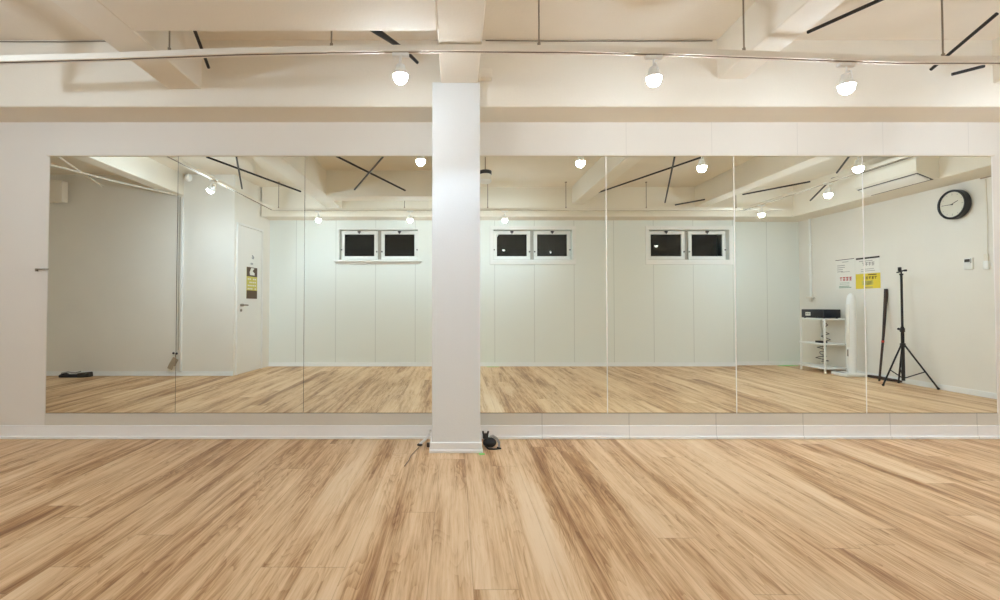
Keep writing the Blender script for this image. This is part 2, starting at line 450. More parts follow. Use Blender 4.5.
b = MB(); b.box((0.41, 0.014, 1.50), (0.47, 0.022, 1.525), 0.003); tag(b.build('door_plate', M_['grey'], None, loc=(-2.92, 0.40, 0), rotz=U), 'small grey plate on the door above the yellow notice', 'plate')
b = MB(); b.tube([(0.45, 0.016, 1.60), (0.45, 0.03, 1.58), (0.45, 0.04, 1.60), (0.43, 0.03, 1.63)], 0.008); tag(b.build('door_hook', M_['grey'], None, loc=(-2.92, 0.40, 0), rotz=U), 'small grey hook high on the white door', 'hook')

# ------------------------------------------------------------------ lighting track: a loop hung from the slab by rods
def track(pts, label):
    t = thing('light_track', label, 'light track', pts[0], 0, 'pale ceiling light tracks')
    P = [Vector(p) - Vector(pts[0]) for p in pts]
    bb = MB(); cc = MB()
    for a, c in zip(P, P[1:]):
        d = c - a; L = d.length; q = d.to_track_quat('X', 'Z').to_matrix().to_4x4()
        def bar(mb, y0, y1, z0, z1):
            tmp = bmesh.new(); bmesh.ops.create_cube(tmp, size=1, matrix=Matrix.Translation((L / 2, (y0 + y1) / 2, (z0 + z1) / 2)) @ Matrix.Diagonal((L, y1 - y0, z1 - z0, 1)))
            mb._merge(tmp, Matrix.Translation(a) @ q, 0)
        bar(bb, -0.018, 0.018, 0.004, 0.024); bar(bb, -0.018, -0.007, -0.008, 0.004); bar(bb, 0.007, 0.018, -0.008, 0.004)
        bar(cc, -0.007, 0.007, -0.0065, 0.0038)
    bb.build('track_rail', M_['track'], t, smooth=False); cc.build('track_slot', M_['slot'], t, smooth=False)
    return t
YF, YK = 2.700, 0.0
fx = [-2.56, -1.9, -1.2, -0.6, 0.0, 0.6, 1.2, 1.8, 2.4, 3.0, 3.6, 4.05]
def flat(x): return EYE + (1.390 - 0.0125 * min(abs(x), 2.25) ** 2)
track([(x, YF, flat(x)) for x in fx], 'long pale light track crossing just in front of the mirrors and column')
track([(x, YK, EYE + 1.335) for x in (-2.56, 0, 4.6)], 'pale light track along the ceiling above the windows, seen in the mirror')
track([(-2.56, YF - 0.02, flat(-2.56)), (-2.56, YK + 0.02, EYE + 1.335)], 'pale light track running beside the door side, seen in the left mirrors')
track([(4.05, YF - 0.02, flat(4.05)), (4.05, YK + 0.02, EYE + 1.335)], 'pale light track running towards the shelf unit, seen in the right mirrors')
rodlab = 'thin steel rod of the %s light track, %s'
def hanger(x, y, z, label):
    bb = MB(); bb.cyl((0, 0, 0), (0, 0, SLAB - z), 0.0045, n=8); bb.cyl((0, 0, -0.004), (0, 0, 0.02), 0.009, n=8)
    bb.cyl((0, 0, SLAB - z - 0.012), (0, 0, SLAB - z), 0.014, n=10)
    tag(bb.build('hanging_rod', M_['rod'], loc=(x, y, z)), label, 'rod', 'thin steel hanger rods of the light tracks')
names = ['near the left ceiling beam', 'midway between left beam and column', 'just right of the column', 'beside the right ceiling beam', 'by the black rods at the far right']
for x, s in zip([-1.56, -0.675, 0.459, 1.578, 2.665], names): hanger(x, YF, flat(x) + 0.024, rodlab % ('front', s))
names = ['at the end by the door', 'before the first window', 'between first and second window', 'above the right end of the second window', 'left of the third window', 'right of the third window']
for x, s in zip([-2.48, -0.71, 0.46, 1.56, 2.69, 3.95], names): hanger(x, YK, EYE + 1.335 + 0.024, rodlab % ('back', s))

# ------------------------------------------------------------------ spotlights
def make_spot(label):
    t = thing('track_spotlight', label, 'spotlight', (0, 0, 0), 0, 'white track spotlights')
    bb = MB(); bb.box((-0.045, -0.014, -0.026), (0.045, 0.014, -0.008), 0.003); bb.build('adapter', M_['white'], t)
    bb = MB(); bb.cyl((0, 0, -0.026), (0, 0, -0.060), 0.006, n=10); bb.cyl((0, -0.030, -0.062), (0, 0.030, -0.062), 0.006, n=10)
    bb.tube([(0, -0.030, -0.062), (0, -0.034, -0.09), (0, -0.034, -0.108)], 0.005); bb.tube([(0, 0.030, -0.062), (0, 0.034, -0.09), (0, 0.034, -0.108)], 0.005)
    bb.build('yoke', M_['white'], t)
    bb = MB(); bb.lathe([(0.0, -0.072), (0.021, -0.072), (0.025, -0.078), (0.027, -0.096), (0.038, -0.116), (0.043, -0.130), (0.039, -0.130), (0.032, -0.118), (0.0, -0.116)], n=24)
    hd = bb.build('lamp_head', M_['white'], t)
    bb = MB(); bb.ball((0, 0, -0.140), 0.038, (1, 1, 1), 24); bb.build('bulb', M_['bulb'], hd)
    return t
spots = [
 (-0.297, YF, None, 'lit white spotlight on the front track, just left of the column'),
 (1.085, YF, None, 'lit white spotlight on the front track, first one right of the column'),
 (2.135, YF, None, 'lit white spotlight on the front track, past the right ceiling beam'),
 (3.49, YF, None, 'lit white spotlight beside the air conditioner, topmost of three in the right mirror'),
 (-1.92, YK, 1, 'lit white spotlight above the left edge of the first window, in the mirror'),
 (-0.63, YK, 1, 'lit white spotlight above the right edge of the first window, in the mirror'),
 (0.70, YK, 1, 'lit white spotlight above the second window, in the mirror'),
 (4.05, 0.42, 1, 'lit white spotlight right of the third window, lowest of the right three in the mirror'),
 (4.05, 1.60, 1, 'lit white spotlight in the mirror, middle of the diagonal three by the air conditioner'),
]
SZ = []
s0 = None
for x, y, bk, l in spots:
    z = flat(x) - 0.007 if y == YF else EYE + 1.333
    if s0 is None:
        s0 = make_spot(l); s0.location = (x, y, z); s = s0
    else: s = dup(s0, (x, y, z), label=l)
    SZ.append((x, y, z))
# side spot turned away to the entrance wall
t = dup(s0, (-2.56, 1.72, EYE + 1.345), label='small white spotlight tilted to the wall near the door, in the left mirrors')
TILT = Matrix.Rotation(math.radians(40), 4, 'Y') @ Matrix.Rotation(math.radians(-22), 4, 'X')
for c in kids(t):
    if c.name.startswith('lamp_head'):
        c.matrix_local = Matrix.Translation((0, 0, -0.062)) @ TILT @ Matrix.Translation((0, 0, 0.062))
def lamp(x, y, z, kind, energy, rot=None, size=165, blend=1.0, rad=0.040):
    ld = bpy.data.lights.new('bulb_light', kind); ld.energy = energy; ld.shadow_soft_size = rad
    if kind == 'SPOT': ld.spot_size = math.radians(size); ld.spot_blend = blend
    ld.color = (0.75, 0.945, 1.17)
    lo = bpy.data.objects.new('bulb_light', ld); COL.objects.link(lo); lo.location = (x, y, z)
    if rot: lo.rotation_euler = rot
# each spotlight: a wide soft beam, turned as the head is turned, plus its sideways spill
AIM = [(25, 0, 100, 0.35, 200, 50), (8, 0, 150, 0.7, 165, 72), (0, 0, 150, 0.8, 175, 86), (6, -8, 150, 0.8, 190, 100),
       (4, -40, 110, 0.8, 150, 66), (8, -38, 115, 0.8, 160, 84), (10, -36, 130, 0.8, 190, 95), (16, -20, 150, 0.8, 190, 105), (24, 0, 150, 0.8, 180, 105)]
for (x, y, z), (ax, ay, sz, bl, en, sp) in zip(SZ, AIM):
    d = Vector((math.tan(math.radians(ax)), math.tan(math.radians(ay)), -1))
    lamp(x, y, z - 0.140, 'SPOT', en, d.to_track_quat('-Z', 'Y').to_euler(), sz, bl)
    lamp(x, y, z - 0.140, 'POINT', sp)
d = Vector((-0.62, -1, -0.95))
lamp(-2.60, 1.70, EYE + 1.345 - 0.15, 'SPOT', 62, d.to_track_quat('-Z', 'Y').to_euler(), 105, 1.0)
lamp(-2.60, 1.70, EYE + 1.345 - 0.15, 'POINT', 46)

# ------------------------------------------------------------------ black rods under the ceiling
def black_rod(a, c, label, r=0.010, pts=None, rs=None):
    P = pts or [a, c]; o = Vector(P[0])
    bb = MB(); bb.tube([Vector(p) - o for p in P], r, n=10, rs=rs)
    dn = Vector(P[-1]) - Vector(P[0])
    tag(bb.build('hanging_black_rod', M_['black'], loc=o), label, 'rod', 'black rods hung under the ceiling')
black_rod(seen(188, 18, 2.80), seen(206, 65, 3.19), 'short black rod right of the left ceiling beam, crossing behind the track')
black_rod(None, None, 'thick-ended black rod above the spotlight left of the column', pts=[(-0.50, 2.6, EYE + 1.50), seen(376, 28, 2.75), seen(404, 47, 2.98), seen(417, 60, 3.15)], rs=[0.02, 0.019, 0.011, 0.010])
black_rod(seen(812, 29, 2.9), Vector((2.31, 2.3, EYE + 1.57)), 'black rod beside the right ceiling beam at the top of the picture')
black_rod(seen(936, 67, 3.19), seen(1004, 10, 2.75), 'long black rod crossing the front track near the right edge')
black_rod(seen(957, 72, 3.20), seen(990, 63.5, 3.14), 'short black rod just under the front track near the right edge')
black_rod(mirrored(205, 156, 5.39), mirrored(300, 191, 6.5), 'long black rod slanting past the door side, in the left mirrors', 0.011)
black_rod(mirrored(235, 156, 5.2), mirrored(241, 188, 6.4), 'short steep black rod crossing the long one by the door side, in the mirror')
black_rod(mirrored(335, 155, 5.44), mirrored(405, 190, 6.28), 'black rod of the cross above the first window, running down to the right', 0.011)
black_rod(mirrored(382.5, 156, 5.22), mirrored(354, 189, 6.22), 'black rod of the cross above the first window, running down to the left')
black_rod(mirrored(599, 192, 7.05), mirrored(704, 156, 5.38), 'longest black rod, left of the third window, rising to the right in the mirror')
black_rod(mirrored(676, 156, 5.2), mirrored(666, 202, 7.1), 'steep black rod crossing the longest one, in the mirror')
black_rod(mirrored(676, 204.5, 7.15), mirrored(706, 199, 6.85), 'very short nearly level black rod above the third window, in the mirror')
black_rod(mirrored(744, 194, 6.95), mirrored(812, 181, 6.25), 'nearly level black rod right of the third window, in the mirror')
black_rod(mirrored(839, 172, 5.8), mirrored(852, 155, 5.25), 'short black rod above the middle right spotlight, in the mirror')
black_rod(None, None, 'bent black rod passing behind the middle right spotlight, in the mirror', pts=[mirrored(812, 200, 6.65), mirrored(831, 181, 6.0), mirrored(834, 178, 5.9), mirrored(846, 175, 5.75)])

# ------------------------------------------------------------------ small ceiling and wall fittings
# bracket at the column head
b = MB(); b.box((0, -0.012, -0.03), (0.085, 0.05, 0.028), 0.004); b.box((-0.004, -0.02, -0.05), (0.008, 0.03, -0.01), 0.002)
tag(b.build('bracket', M_['beam'], loc=(0.153, 3.185, EYE + 1.49)), 'small cream block bracket at the head of the column', 'bracket')
# thin cable tacked along the slab edge
def cable(pts, r, m, name, label, cat='cable', group=None):
    o = Vector(pts[0]); bb = MB(); bb.tube([Vector(p) - o for p in pts], r, n=6)
    return tag(bb.build(name, m, loc=o), label, cat, group)
cable([(0.20, 3.226, SLAB - 0.006), (0.8, 3.224, SLAB - 0.012), (1.68, 3.226, SLAB - 0.008)], 0.0035, M_['rod'], 'ceiling_cable', 'thin brown cable along the ceiling edge right of the column')
cable([(-3.3, 3.226, SLAB - 0.012), (-2.6, 3.226, SLAB - 0.014), (-1.89, 3.226, SLAB - 0.005)], 0.004, M_['rod'], 'ceiling_cable', 'thin brown cable along the ceiling edge at the top left')
# device hung behind the photographer
t = thing('hanging_speaker', 'small speaker with black cap hung on a rod, in the mirror beside the column', 'speaker', mirrored(485.5, 183, 5.5))
b = MB(); b.lathe([(0, 0), (0.05, 0.004), (0.066, 0.018), (0.070, 0.035)], n=28); b.build('white_dome', M_['white'], t)
b = MB(); b.lathe([(0.066, 0.035), (0.062, 0.05), (0.062, 0.10)], n=28); b.build('speaker_body', M_['track'], t)
b = MB(); b.lathe([(0, 0.100), (0.068, 0.100), (0.070, 0.106), (0.070, 0.136), (0.064, 0.142), (0, 0.142)], n=28); b.build('black_cap', M_['blackp'], t)
zz = mirrored(485.5, 183, 5.5).z
b = MB(); b.cyl((0, 0, 0.14), (0, 0, SLAB - zz), 0.006, n=10); b.build('rod', M_['rod'], t)
# smoke detector in the ceiling corner
p = mirrored(187, 177, 6.45)
t = thing('smoke_detector', 'round pinkish white smoke detector high on the wall near the ceiling, in the mirror', 'smoke detector', p)
b = MB(); b.ball((0, 0, 0), 0.046, (1, 1, 1.1), 20); b.build('detector_dome', M_['white'], t)
b = MB(); b.cyl((-0.055, -0.05, 0.03), (-0.02, 0, 0.02), 0.022, n=14); b.tube([(-0.05, -0.03, 0.03), (-0.05, -0.145, 0.05)], 0.012); b.build('mount', M_['dark'], t)
# pipes on the left
cable([mirrored(56, 156, 5.05), mirrored(101, 186, 6.28)], 0.010, M_['track'], 'ceiling_pipe', 'short pale pipe crossing the longer one in the upper left mirror corner', 'pipe')
cable([mirrored(44, 163, 5.1), mirrored(115, 181, 5.8), mirrored(177, 195, 6.58)], 0.010, M_['track'], 'ceiling_pipe', 'long pale pipe ending at the conduit corner, upper left in the mirror', 'pipe')
p = mirrored(57, 191, 6.45)
b = MB(); b.box((-0.12, -0.06, -0.14), (0.075, 0.045, 0.14), 0.01); tag(b.build('junction_box_wall', M_['track'], loc=p), 'beige box high on the shaded wall at the left mirror edge', 'box')

# conduit with cords and tag on the entrance wall
xc = mirrored(180.5, 300, 6.57).x
t = thing('wall_conduit', 'white vertical conduit on the shaded wall, in the mirror at the first seam', 'conduit', (xc, 0.415, 0.06))
b = MB(); b.box((-0.012, -0.014, 0), (0.016, 0.010, 2.30), 0.004); b.build('conduit_channel', M_['white'], t)
b = MB(); b.tube([(-0.030, 0, 0.28), (-0.032, 0.004, 1.2), (-0.028, 0, 2.30)], 0.0025); b.tube([(-0.055, 0.004, 0.26), (-0.060, 0.004, 1.2), (-0.056, 0.0, 2.30)], 0.003); b.build('cords', M_['rod'], t)
b = MB(); b.ball((-0.085, 0.012, 0.24), 0.015); b.build('plug', M_['blackp'], t); b = MB(); b.ball((-0.045, 0.012, 0.235), 0.016); b.build('plug', M_['blackp'], t)
t = thing('hanging_paper_tag', 'pair of tan paper tags hanging from the cords at the conduit foot', 'tag', (xc - 0.06, 0.44, 0.10))
b = MB(); b.box((-0.05, -0.003, 0.04), (0.03, 0.003, 0.14), 0.001, rot=Matrix.Rotation(math.radians(28), 4, 'Y'), seg=1); b.build('upper_tag', M_['tan'], t)
b = MB(); b.box((-0.08, 0.004, -0.01), (-0.015, 0.010, 0.07), 0.001, rot=Matrix.Rotation(math.radians(24), 4, 'Y'), seg=1); b.build('lower_tag', M_['tan'], t)
b = MB(); b.tube([(0.0, 0, 0.13), (0.01, 0, 0.19)], 0.004); b.build('string', M_['rod'], t)

# hook beside the mirror
p = seen(42, 269, 3.5)
b = MB(); b.box((-0.047, -0.004, -0.004), (0.042, 0.004, 0.004), 0.002); b.box((-0.050, -0.006, -0.016), (-0.040, 0.014, 0.004), 0.002)
tag(b.build('wall_hook', M_['rod'], loc=(p.x, 3.500, p.z)), 'thin grey metal catch on bare wall at the left edge of the mirrors', 'hook')

# ------------------------------------------------------------------ air conditioner on the right beam
t = thing('wall_air_conditioner', 'pale wall air conditioner high on the right, above the clock side, in the mirror', 'air conditioner', (4.95, 1.12, EDGE))
prof = [(0.01, 0.0), (-0.055, 0.0), (-0.20, 0.058), (-0.225, 0.085), (-0.225, 0.205), (-0.205, 0.24), (0.01, 0.25)]
b = MB(); b.prism(prof, (0, 0.79), 'y'); b.build('body', M_['beam'], t, smooth=False)
b = MB(); n = Vector((-0.37, 0, -0.93)).normalized()
def q(x, z, o): return (x + n.x * o, z + n.z * o)
b.prism([q(-0.062, 0.003, 0.001), q(-0.195, 0.056, 0.001), q(-0.195, 0.056, 0.012), q(-0.062, 0.003, 0.012)], (0.03, 0.765), 'y'); b.build('louver', M_['paper'], t, smooth=False)
b = MB(); b.prism([q(-0.042, -0.004, 0.0), q(-0.208, 0.062, 0.0), q(-0.208, 0.062, 0.0035), q(-0.042, -0.004, 0.0035)], (0.015, 0.78), 'y'); b.build('outlet_gap', M_['duct'], t, smooth=False)
b = MB(); b.box((-0.19, 0.03, 0.2485), (-0.02, 0.76, 0.258)); b.build('intake_grille', M_['duct'], t, smooth=False)
cable([(4.76, 1.02, EDGE + 0.275), (4.74, 1.5, EDGE + 0.262), (4.73, 1.98, EDGE + 0.255)], 0.008, M_['black'], 'hanging_black_rod', 'black rod along the top of the air conditioner, in the mirror', 'rod')
cable([(5.335, 1.95, EDGE - 0.012), (5.335, 2.6, EDGE - 0.016), (5.335, 3.2, EDGE - 0.012)], 0.006, M_['tan'], 'wall_cable', 'thin tan cable under the beam to the right of the clock, in the mirror')

# ------------------------------------------------------------------ clock on the right wall
t = thing('wall_clock', 'round wall clock with thick black rim and cream face', 'clock', (RIGHT - 0.001, 1.70, 2.000))
b = MB(); b.lathe([(0.0, -0.002), (0.150, -0.002), (0.156, -0.010), (0.156, -0.064), (0.148, -0.074), (0.136, -0.070), (0.134, -0.052), (0.0, -0.052)], axis='x', n=56); b.build('clock_rim', M_['blackp'], t)
b = MB(); b.cyl((-0.0525, 0, 0), (-0.056, 0, 0), 0.1335, n=56)
for k in range(12):
    a = k * PI / 6; L = 0.020 if k % 3 == 0 else 0.011
    R = Matrix.Rotation(-a, 4, 'X')
    tmp = bmesh.new(); bmesh.ops.create_cube(tmp, size=1, matrix=R @ Matrix.Translation((-0.0562, 0, 0.118 - L / 2)) @ Matrix.Diagonal((0.0012, 0.004, L, 1)))
    b._merge(tmp, Matrix.Identity(4), 1)
b.build('clock_face', [M_['face'], M_['inkgrey']], t, smooth=False)
b = MB(); b.prism([(0.012, 0.003), (0.012, -0.004), (-0.108, 0.004), (-0.108, 0.007)], (-0.0600, -0.0585), 'x'); b.build('minute_hand', M_['ink'], t, smooth=False)
b = MB(); b.prism([(-0.012, -0.006), (-0.008, 0.003), (0.066, 0.034), (0.068, 0.029)], (-0.063, -0.0615), 'x'); b.build('hour_hand', M_['ink'], t, smooth=False)
b = MB(); b.cyl((-0.056, 0, 0), (-0.066, 0, 0), 0.006, n=14); b.build('hub', M_['ink'], t)

# thermostat and intercom on the right wall
t = thing('wall_thermostat', 'small white wall controller with dark screen below the clock', 'controller', (RIGHT, 1.81, 1.30))
b = MB(); b.box((-0.018, -0.045, 0), (0, 0.045, 0.12), 0.004); b.build('case', M_['white'], t)
b = MB(); b.box((-0.0195, -0.034, 0.078), (-0.018, 0.020, 0.108)); b.build('screen', M_['ink'], t, smooth=False)
b = MB(); b.box((-0.0195, 0.026, 0.065), (-0.018, 0.036, 0.112)); b.build('buttons', M_['inkgrey'], t, smooth=False)
t = thing('wall_remote_holder', 'pale remote control in a holder right of the thermostat', 'remote', (RIGHT, 1.985, 1.29))
b = MB(); b.box((-0.022, -0.026, 0.0), (0, 0.026, 0.085), 0.004); b.build('holder', M_['white'], t)
b = MB(); b.box((-0.018, -0.020, 0.03), (-0.003, 0.020, 0.155), 0.004); b.build('remote', M_['track'], t)
cable([(RIGHT - 0.004, 1.99, 1.44), (RIGHT - 0.004, 2.0, 1.8), (RIGHT - 0.004, 1.99, 2.2)], 0.004, M_['track'], 'wall_cable', 'pale cable running up the wall from the remote holder', 'cable')

# conduit on the right wall near the corner
t = thing('wall_conduit', 'white vertical conduit above the shelf unit in the far right corner, in the mirror', 'conduit', (RIGHT - 0.018, -0.49, 1.03))
b = MB(); b.cyl((0, 0, 0.03), (0, 0, EDGE - 1.03), 0.016, n=14); b.build('pipe', M_['white'], t)
b = MB(); b.box((-0.03, -0.065, 0), (0.017, 0.065, 0.026), 0.004); b.box((-0.02, -0.02, -0.05), (0.01, 0.02, 0.002), 0.003); b.build('outlet_box', M_['track'], t)
for z in (0.35, 0.8):
    b = MB(); b.box((-0.019, -0.026, z), (0.017, 0.026, z + 0.015), 0.002); b.build('pipe_clamp', M_['white'], t)

# ------------------------------------------------------------------ posters on the right wall
def poster(y0, y1, z0, z1, name, m, label, items):
    t = thing(name, label, 'poster', (RIGHT, y0, z0), 0)
    bb = MB(); bb.box((-0.003, 0, 0), (-0.0005, y1 - y0, z1 - z0)); sh = bb.build('sheet', m, t, smooth=False)
    for nm, mm, boxes in items:
        bb = MB()
        for (a, c, d, e) in boxes: bb.box((-0.004, a, c), (-0.0031, d, e))
        bb.build(nm, mm, sh, smooth=False)
def glyphs(y0, z0, w, h, n, rnd):
    """blocky strokes standing for unreadable small characters"""
    out = []
    for i in range(n):
        x = y0 + i * w * 1.25
        out += [(x, z0 + h * 0.78, x + w, z0 + h), (x + w * 0.35, z0, x + w * 0.58, z0 + h * 0.8)]
        if rnd.random() < 0.7: out.append((x, z0 + h * 0.35, x + w, z0 + h * 0.52))
        if rnd.random() < 0.5: out.append((x, z0, x + w * 0.9, z0 + h * 0.14))
    return out
rn = random.Random(2)
lines = lambda y, z, w, n, dz, h: [(y, z - i * dz, y + w * rn.uniform(0.7, 1), z - i * dz + h) for i in range(n)]
poster(-0.015, 0.335, 1.352, 1.560, 'wall_poster', M_['paper'], 'white notice with a thin brown top bar, upper left of the four posters',
   [('top_bar', M_['dark'], [(0.0, 0.198, 0.33, 0.206)]), ('printed_text', M_['inkgrey'], lines(0.03, 0.12, 0.14, 4, 0.028, 0.008) + [(0.12, 0.165, 0.23, 0.172)] + lines(0.10, 0.03, 0.16, 1, 0.02, 0.006))])
poster(0.345, 0.715, 1.345, 1.555, 'wall_poster', M_['paper'], 'white notice with a thick black top bar, upper right of the four posters',
   [('top_bar', M_['ink'], [(0.0, 0.185, 0.37, 0.207)]), ('printed_text', M_['inkgrey'], glyphs(0.10, 0.095, 0.04, 0.045, 4, rn) + lines(0.05, 0.155, 0.26, 1, 0.02, 0.008) + lines(0.08, 0.05, 0.22, 2, 0.025, 0.006))])
poster(-0.015, 0.330, 1.148, 1.345, 'wall_poster', M_['paper'], 'white notice with a red heading, lower left of the four posters',
   [('red_heading', M_['red'], glyphs(0.075, 0.115, 0.044, 0.05, 4, rn)), ('printed_text', M_['inkgreen'], lines(0.06, 0.035, 0.22, 2, 0.018, 0.010) + lines(0.07, 0.085, 0.20, 2, 0.018, 0.004))])
poster(0.335, 0.720, 1.145, 1.340, 'wall_poster', M_['yellow'], 'bright yellow notice, lower right of the four posters',
   [('black_heading', M_['ink'], glyphs(0.12, 0.120, 0.036, 0.034, 5, rn) + [(0.20, 0.172, 0.33, 0.182)]), ('white_area', M_['yellow2'], [(0.10, 0.045, 0.28, 0.105)]), ('printed_text', M_['inkgrey'], lines(0.12, 0.085, 0.14, 3, 0.018, 0.006) + [(0.14, 0.012, 0.27, 0.022)])])

# ------------------------------------------------------------------ white shelf unit with amplifier
t = thing('shelf_unit', 'small white three-shelf rack with thin legs against the right wall', 'shelf', (5.03, -0.28, 0))
W_, D_, H_ = 0.295, 0.465, 0.745
for (x, y) in ((0, 0), (0, D_), (W_, 0), (W_, D_)):
    b = MB(); b.cyl((x, y, 0), (x, y, 0.03), 0.017, 0.014, n=14); b.cyl((x, y, 0.03), (x, y, H_ - 0.008), 0.0135, n=14); b.build('leg', M_['white'], t)
for z in (0.055, 0.385, 0.725):
    b = MB(); b.box((-0.022, -0.022, z), (W_ + 0.015, D_ + 0.022, z + 0.020), 0.005); b.build('shelf_board', M_['white'], t)
t = thing('amplifier', 'wide black amplifier box on top of the white shelf unit', 'amplifier', (5.03, -0.265, 0.7455))
b = MB(); b.box((0.0, 0, 0.008), (0.24, 0.43, 0.125), 0.005); cs = b.build('case', M_['navy'], t)
b = MB(); b.box((-0.002, 0.085, 0.035), (0.0, 0.185, 0.085)); b.build('white_label', M_['paper'], cs, smooth=False)
b = MB(); b.box((-0.0032, 0.095, 0.055), (-0.0021, 0.125, 0.067)); b.box((-0.0032, 0.135, 0.055), (-0.0021, 0.17, 0.067)); b.build('label_print', M_['inkgrey'], cs, smooth=False)
for (x, y) in ((0.03, 0.03), (0.03, 0.40), (0.21, 0.03), (0.21, 0.40)):
    b = MB(); b.cyl((x, y, 0), (x, y, 0.012), 0.014, n=12); b.build('rubber_foot', M_['blackp'], cs)
b = MB(); b.box((0, 0, 0), (0.08, 0.13, 0.028), 0.005); tag(b.build('power_adapter', M_['blackp'], loc=(5.06, -0.04, 0.4052)), 'small flat black adapter on the middle board of the white rack', 'adapter')
def zig(z0, z1, y0, amp, n):
    return [(5.16 + 0.03 * math.sin(i * 1.7), y0 + amp * math.sin(i * 1.35) + 0.01 * i % 0.03, z0 + (z1 - z0) * i / n) for i in range(n + 1)]
cable(zig(0.43, 0.715, 0.02, 0.05, 14), 0.005, M_['blackp'], 'rack_cord', 'kinked black cord hanging below the rack top board', 'cord')
cable(zig(0.14, 0.375, -0.06, 0.09, 16), 0.005, M_['blackp'], 'rack_cord', 'kinked black cord hanging below the rack middle board', 'cord')

# white tower fan beside it
t = thing('tower_fan', 'tall white tower fan with rounded top beside the white rack', 'fan', (5.19, 0.40, 0))
b = MB()
prof = [(0.0, 0.045), (0.95, 0.045), (1.0, 0.06), (1.0, 0.90), (0.98, 0.96), (0.90, 1.02), (0.70, 1.06), (0.35, 1.08), (0.0, 1.085)]
rings = []
for r, h in prof:
    rings.append([b.bm.verts.new((0.048 * r * math.cos(a), 0.056 * r * math.sin(a) + 0.045, h)) for a in [2 * PI * k / 32 for k in range(32)]])
for A, Bq in zip(rings, rings[1:]):
    for k in range(32): b.bm.faces.new((A[k], A[(k + 1) % 32], Bq[(k + 1) % 32], Bq[k]))
b.build('fan_body', M_['base_plain'], t)
b = MB(); b.box((-0.050, 0.015, 0.38), (-0.044, 0.075, 0.94), 0.002); b.build('air_grille', M_['paper'], t)
b = MB(); b.box((-0.0525, 0.030, 0.26), (-0.044, 0.052, 0.35)); b.build('dark_mark', M_['inkgrey'], t, smooth=False)
b = MB(); b.box((-0.15, -0.135, 0), (0.11, 0.14, 0.045), 0.014, seg=3); b.build('fan_base', M_['white'], t)
b = MB(); b.box((-0.13, -0.09, 0.0451), (-0.09, 0.07, 0.0465)); b.build('base_print', M_['ink'], t, smooth=False)

# dark staff leaning on the wall, bundle on floor
t = thing('leaning_staff', 'dark brown wooden staff leaning on the wall left of the tripod', 'staff', (5.19, 0.86, 0.0))
b = MB(); b.tube([(0, 0, 0.0), (0.07, -0.01, 0.55), (0.135, -0.04, 1.03), (0.143, -0.045, 1.13)], 0.01, rs=[0.011, 0.014, 0.021, 0.019], n=12); b.build('shaft', M_['dark'], t)
b = MB(); b.cyl((0.060, -0.008, 0.47), (0.063, -0.0085, 0.495), 0.0155, n=12); b.build('red_band', M_['red'], t)
b = MB(); b.tube([(-0.03, 0, 0.024), (-0.012, 0.14, 0.024), (-0.02, 0.28, 0.022), (0.0, 0.36, 0.022), (0.0, 0.44, 0.018)], 0.02, n=10, rs=[0.016, 0.020, 0.018, 0.016, 0.012])
tag(b.build('rolled_cloth', M_['dark'], loc=(5.318, 0.58, 0.0)), 'long dark brown rolled cloth on the floor behind the tripod feet', 'cloth')

# ------------------------------------------------------------------ tripod
c = Vector((5.165, 1.22, 0))
t = thing('tripod_stand', 'black tripod stand with phone clamp by the right wall', 'tripod', c)
b = MB(); b.cyl((0, 0, 0.06), (0, 0, 0.68), 0.017, n=16); lp = b.build('lower_pole', M_['black'], t)
b = MB(); b.cyl((0, 0, 0.60), (0, 0, 1.275), 0.012, n=16); b.build('upper_pole', M_['black'], t)
b = MB(); b.cyl((0, 0, 0.445), (0, 0, 0.49), 0.026, n=16); b.build('leg_hub', M_['blackp'], t); b = MB(); b.cyl((0, 0, 0.62), (0, 0, 0.665), 0.024, n=16); co = b.build('collar', M_['blackp'], t)
k_ = MB(); k_.cyl((0, -0.02, 0.64), (0, -0.055, 0.655), 0.010, 0.014, n=12); k_.build('knob', M_['blackp'], co)
feet = [Vector((0.145, 0.265, 0.012)), Vector((-0.235, 0.0, 0.012)), Vector((0.12, -0.20, 0.012))]
for f in feet:
    u = f.normalized()
    hub = Vector((u.x * 0.02, u.y * 0.02, 0.465))
    b = MB(); b.cyl(hub, f, 0.009, n=12)
    lg = b.build('leg', M_['black'], t)
    b = MB(); b.ball(f, 0.014, n=12); b.build('rubber_foot', M_['blackp'], lg)
    m = hub.lerp(f, 0.62); b = MB(); b.cyl(m, (0, 0, 0.085), 0.006, n=10); b.build('brace', M_['black'], lg)
b = MB(); b.box((-0.014, -0.014, 1.275), (0.014, 0.014, 1.295), 0.003); b.cyl((0, 0, 1.29), (0, 0, 1.318), 0.008, n=12)
b.box((-0.012, -0.055, 1.315), (0.012, 0.060, 1.328), 0.003, rot=Matrix.Rotation(math.radians(12), 4, 'X'))
b.box((-0.012, -0.034, 1.325), (0.012, -0.006, 1.370), 0.003); b.box((-0.012, 0.045, 1.315), (0.014, 0.062, 1.338), 0.003)
b.build('phone_clamp', M_['blackp'], t)

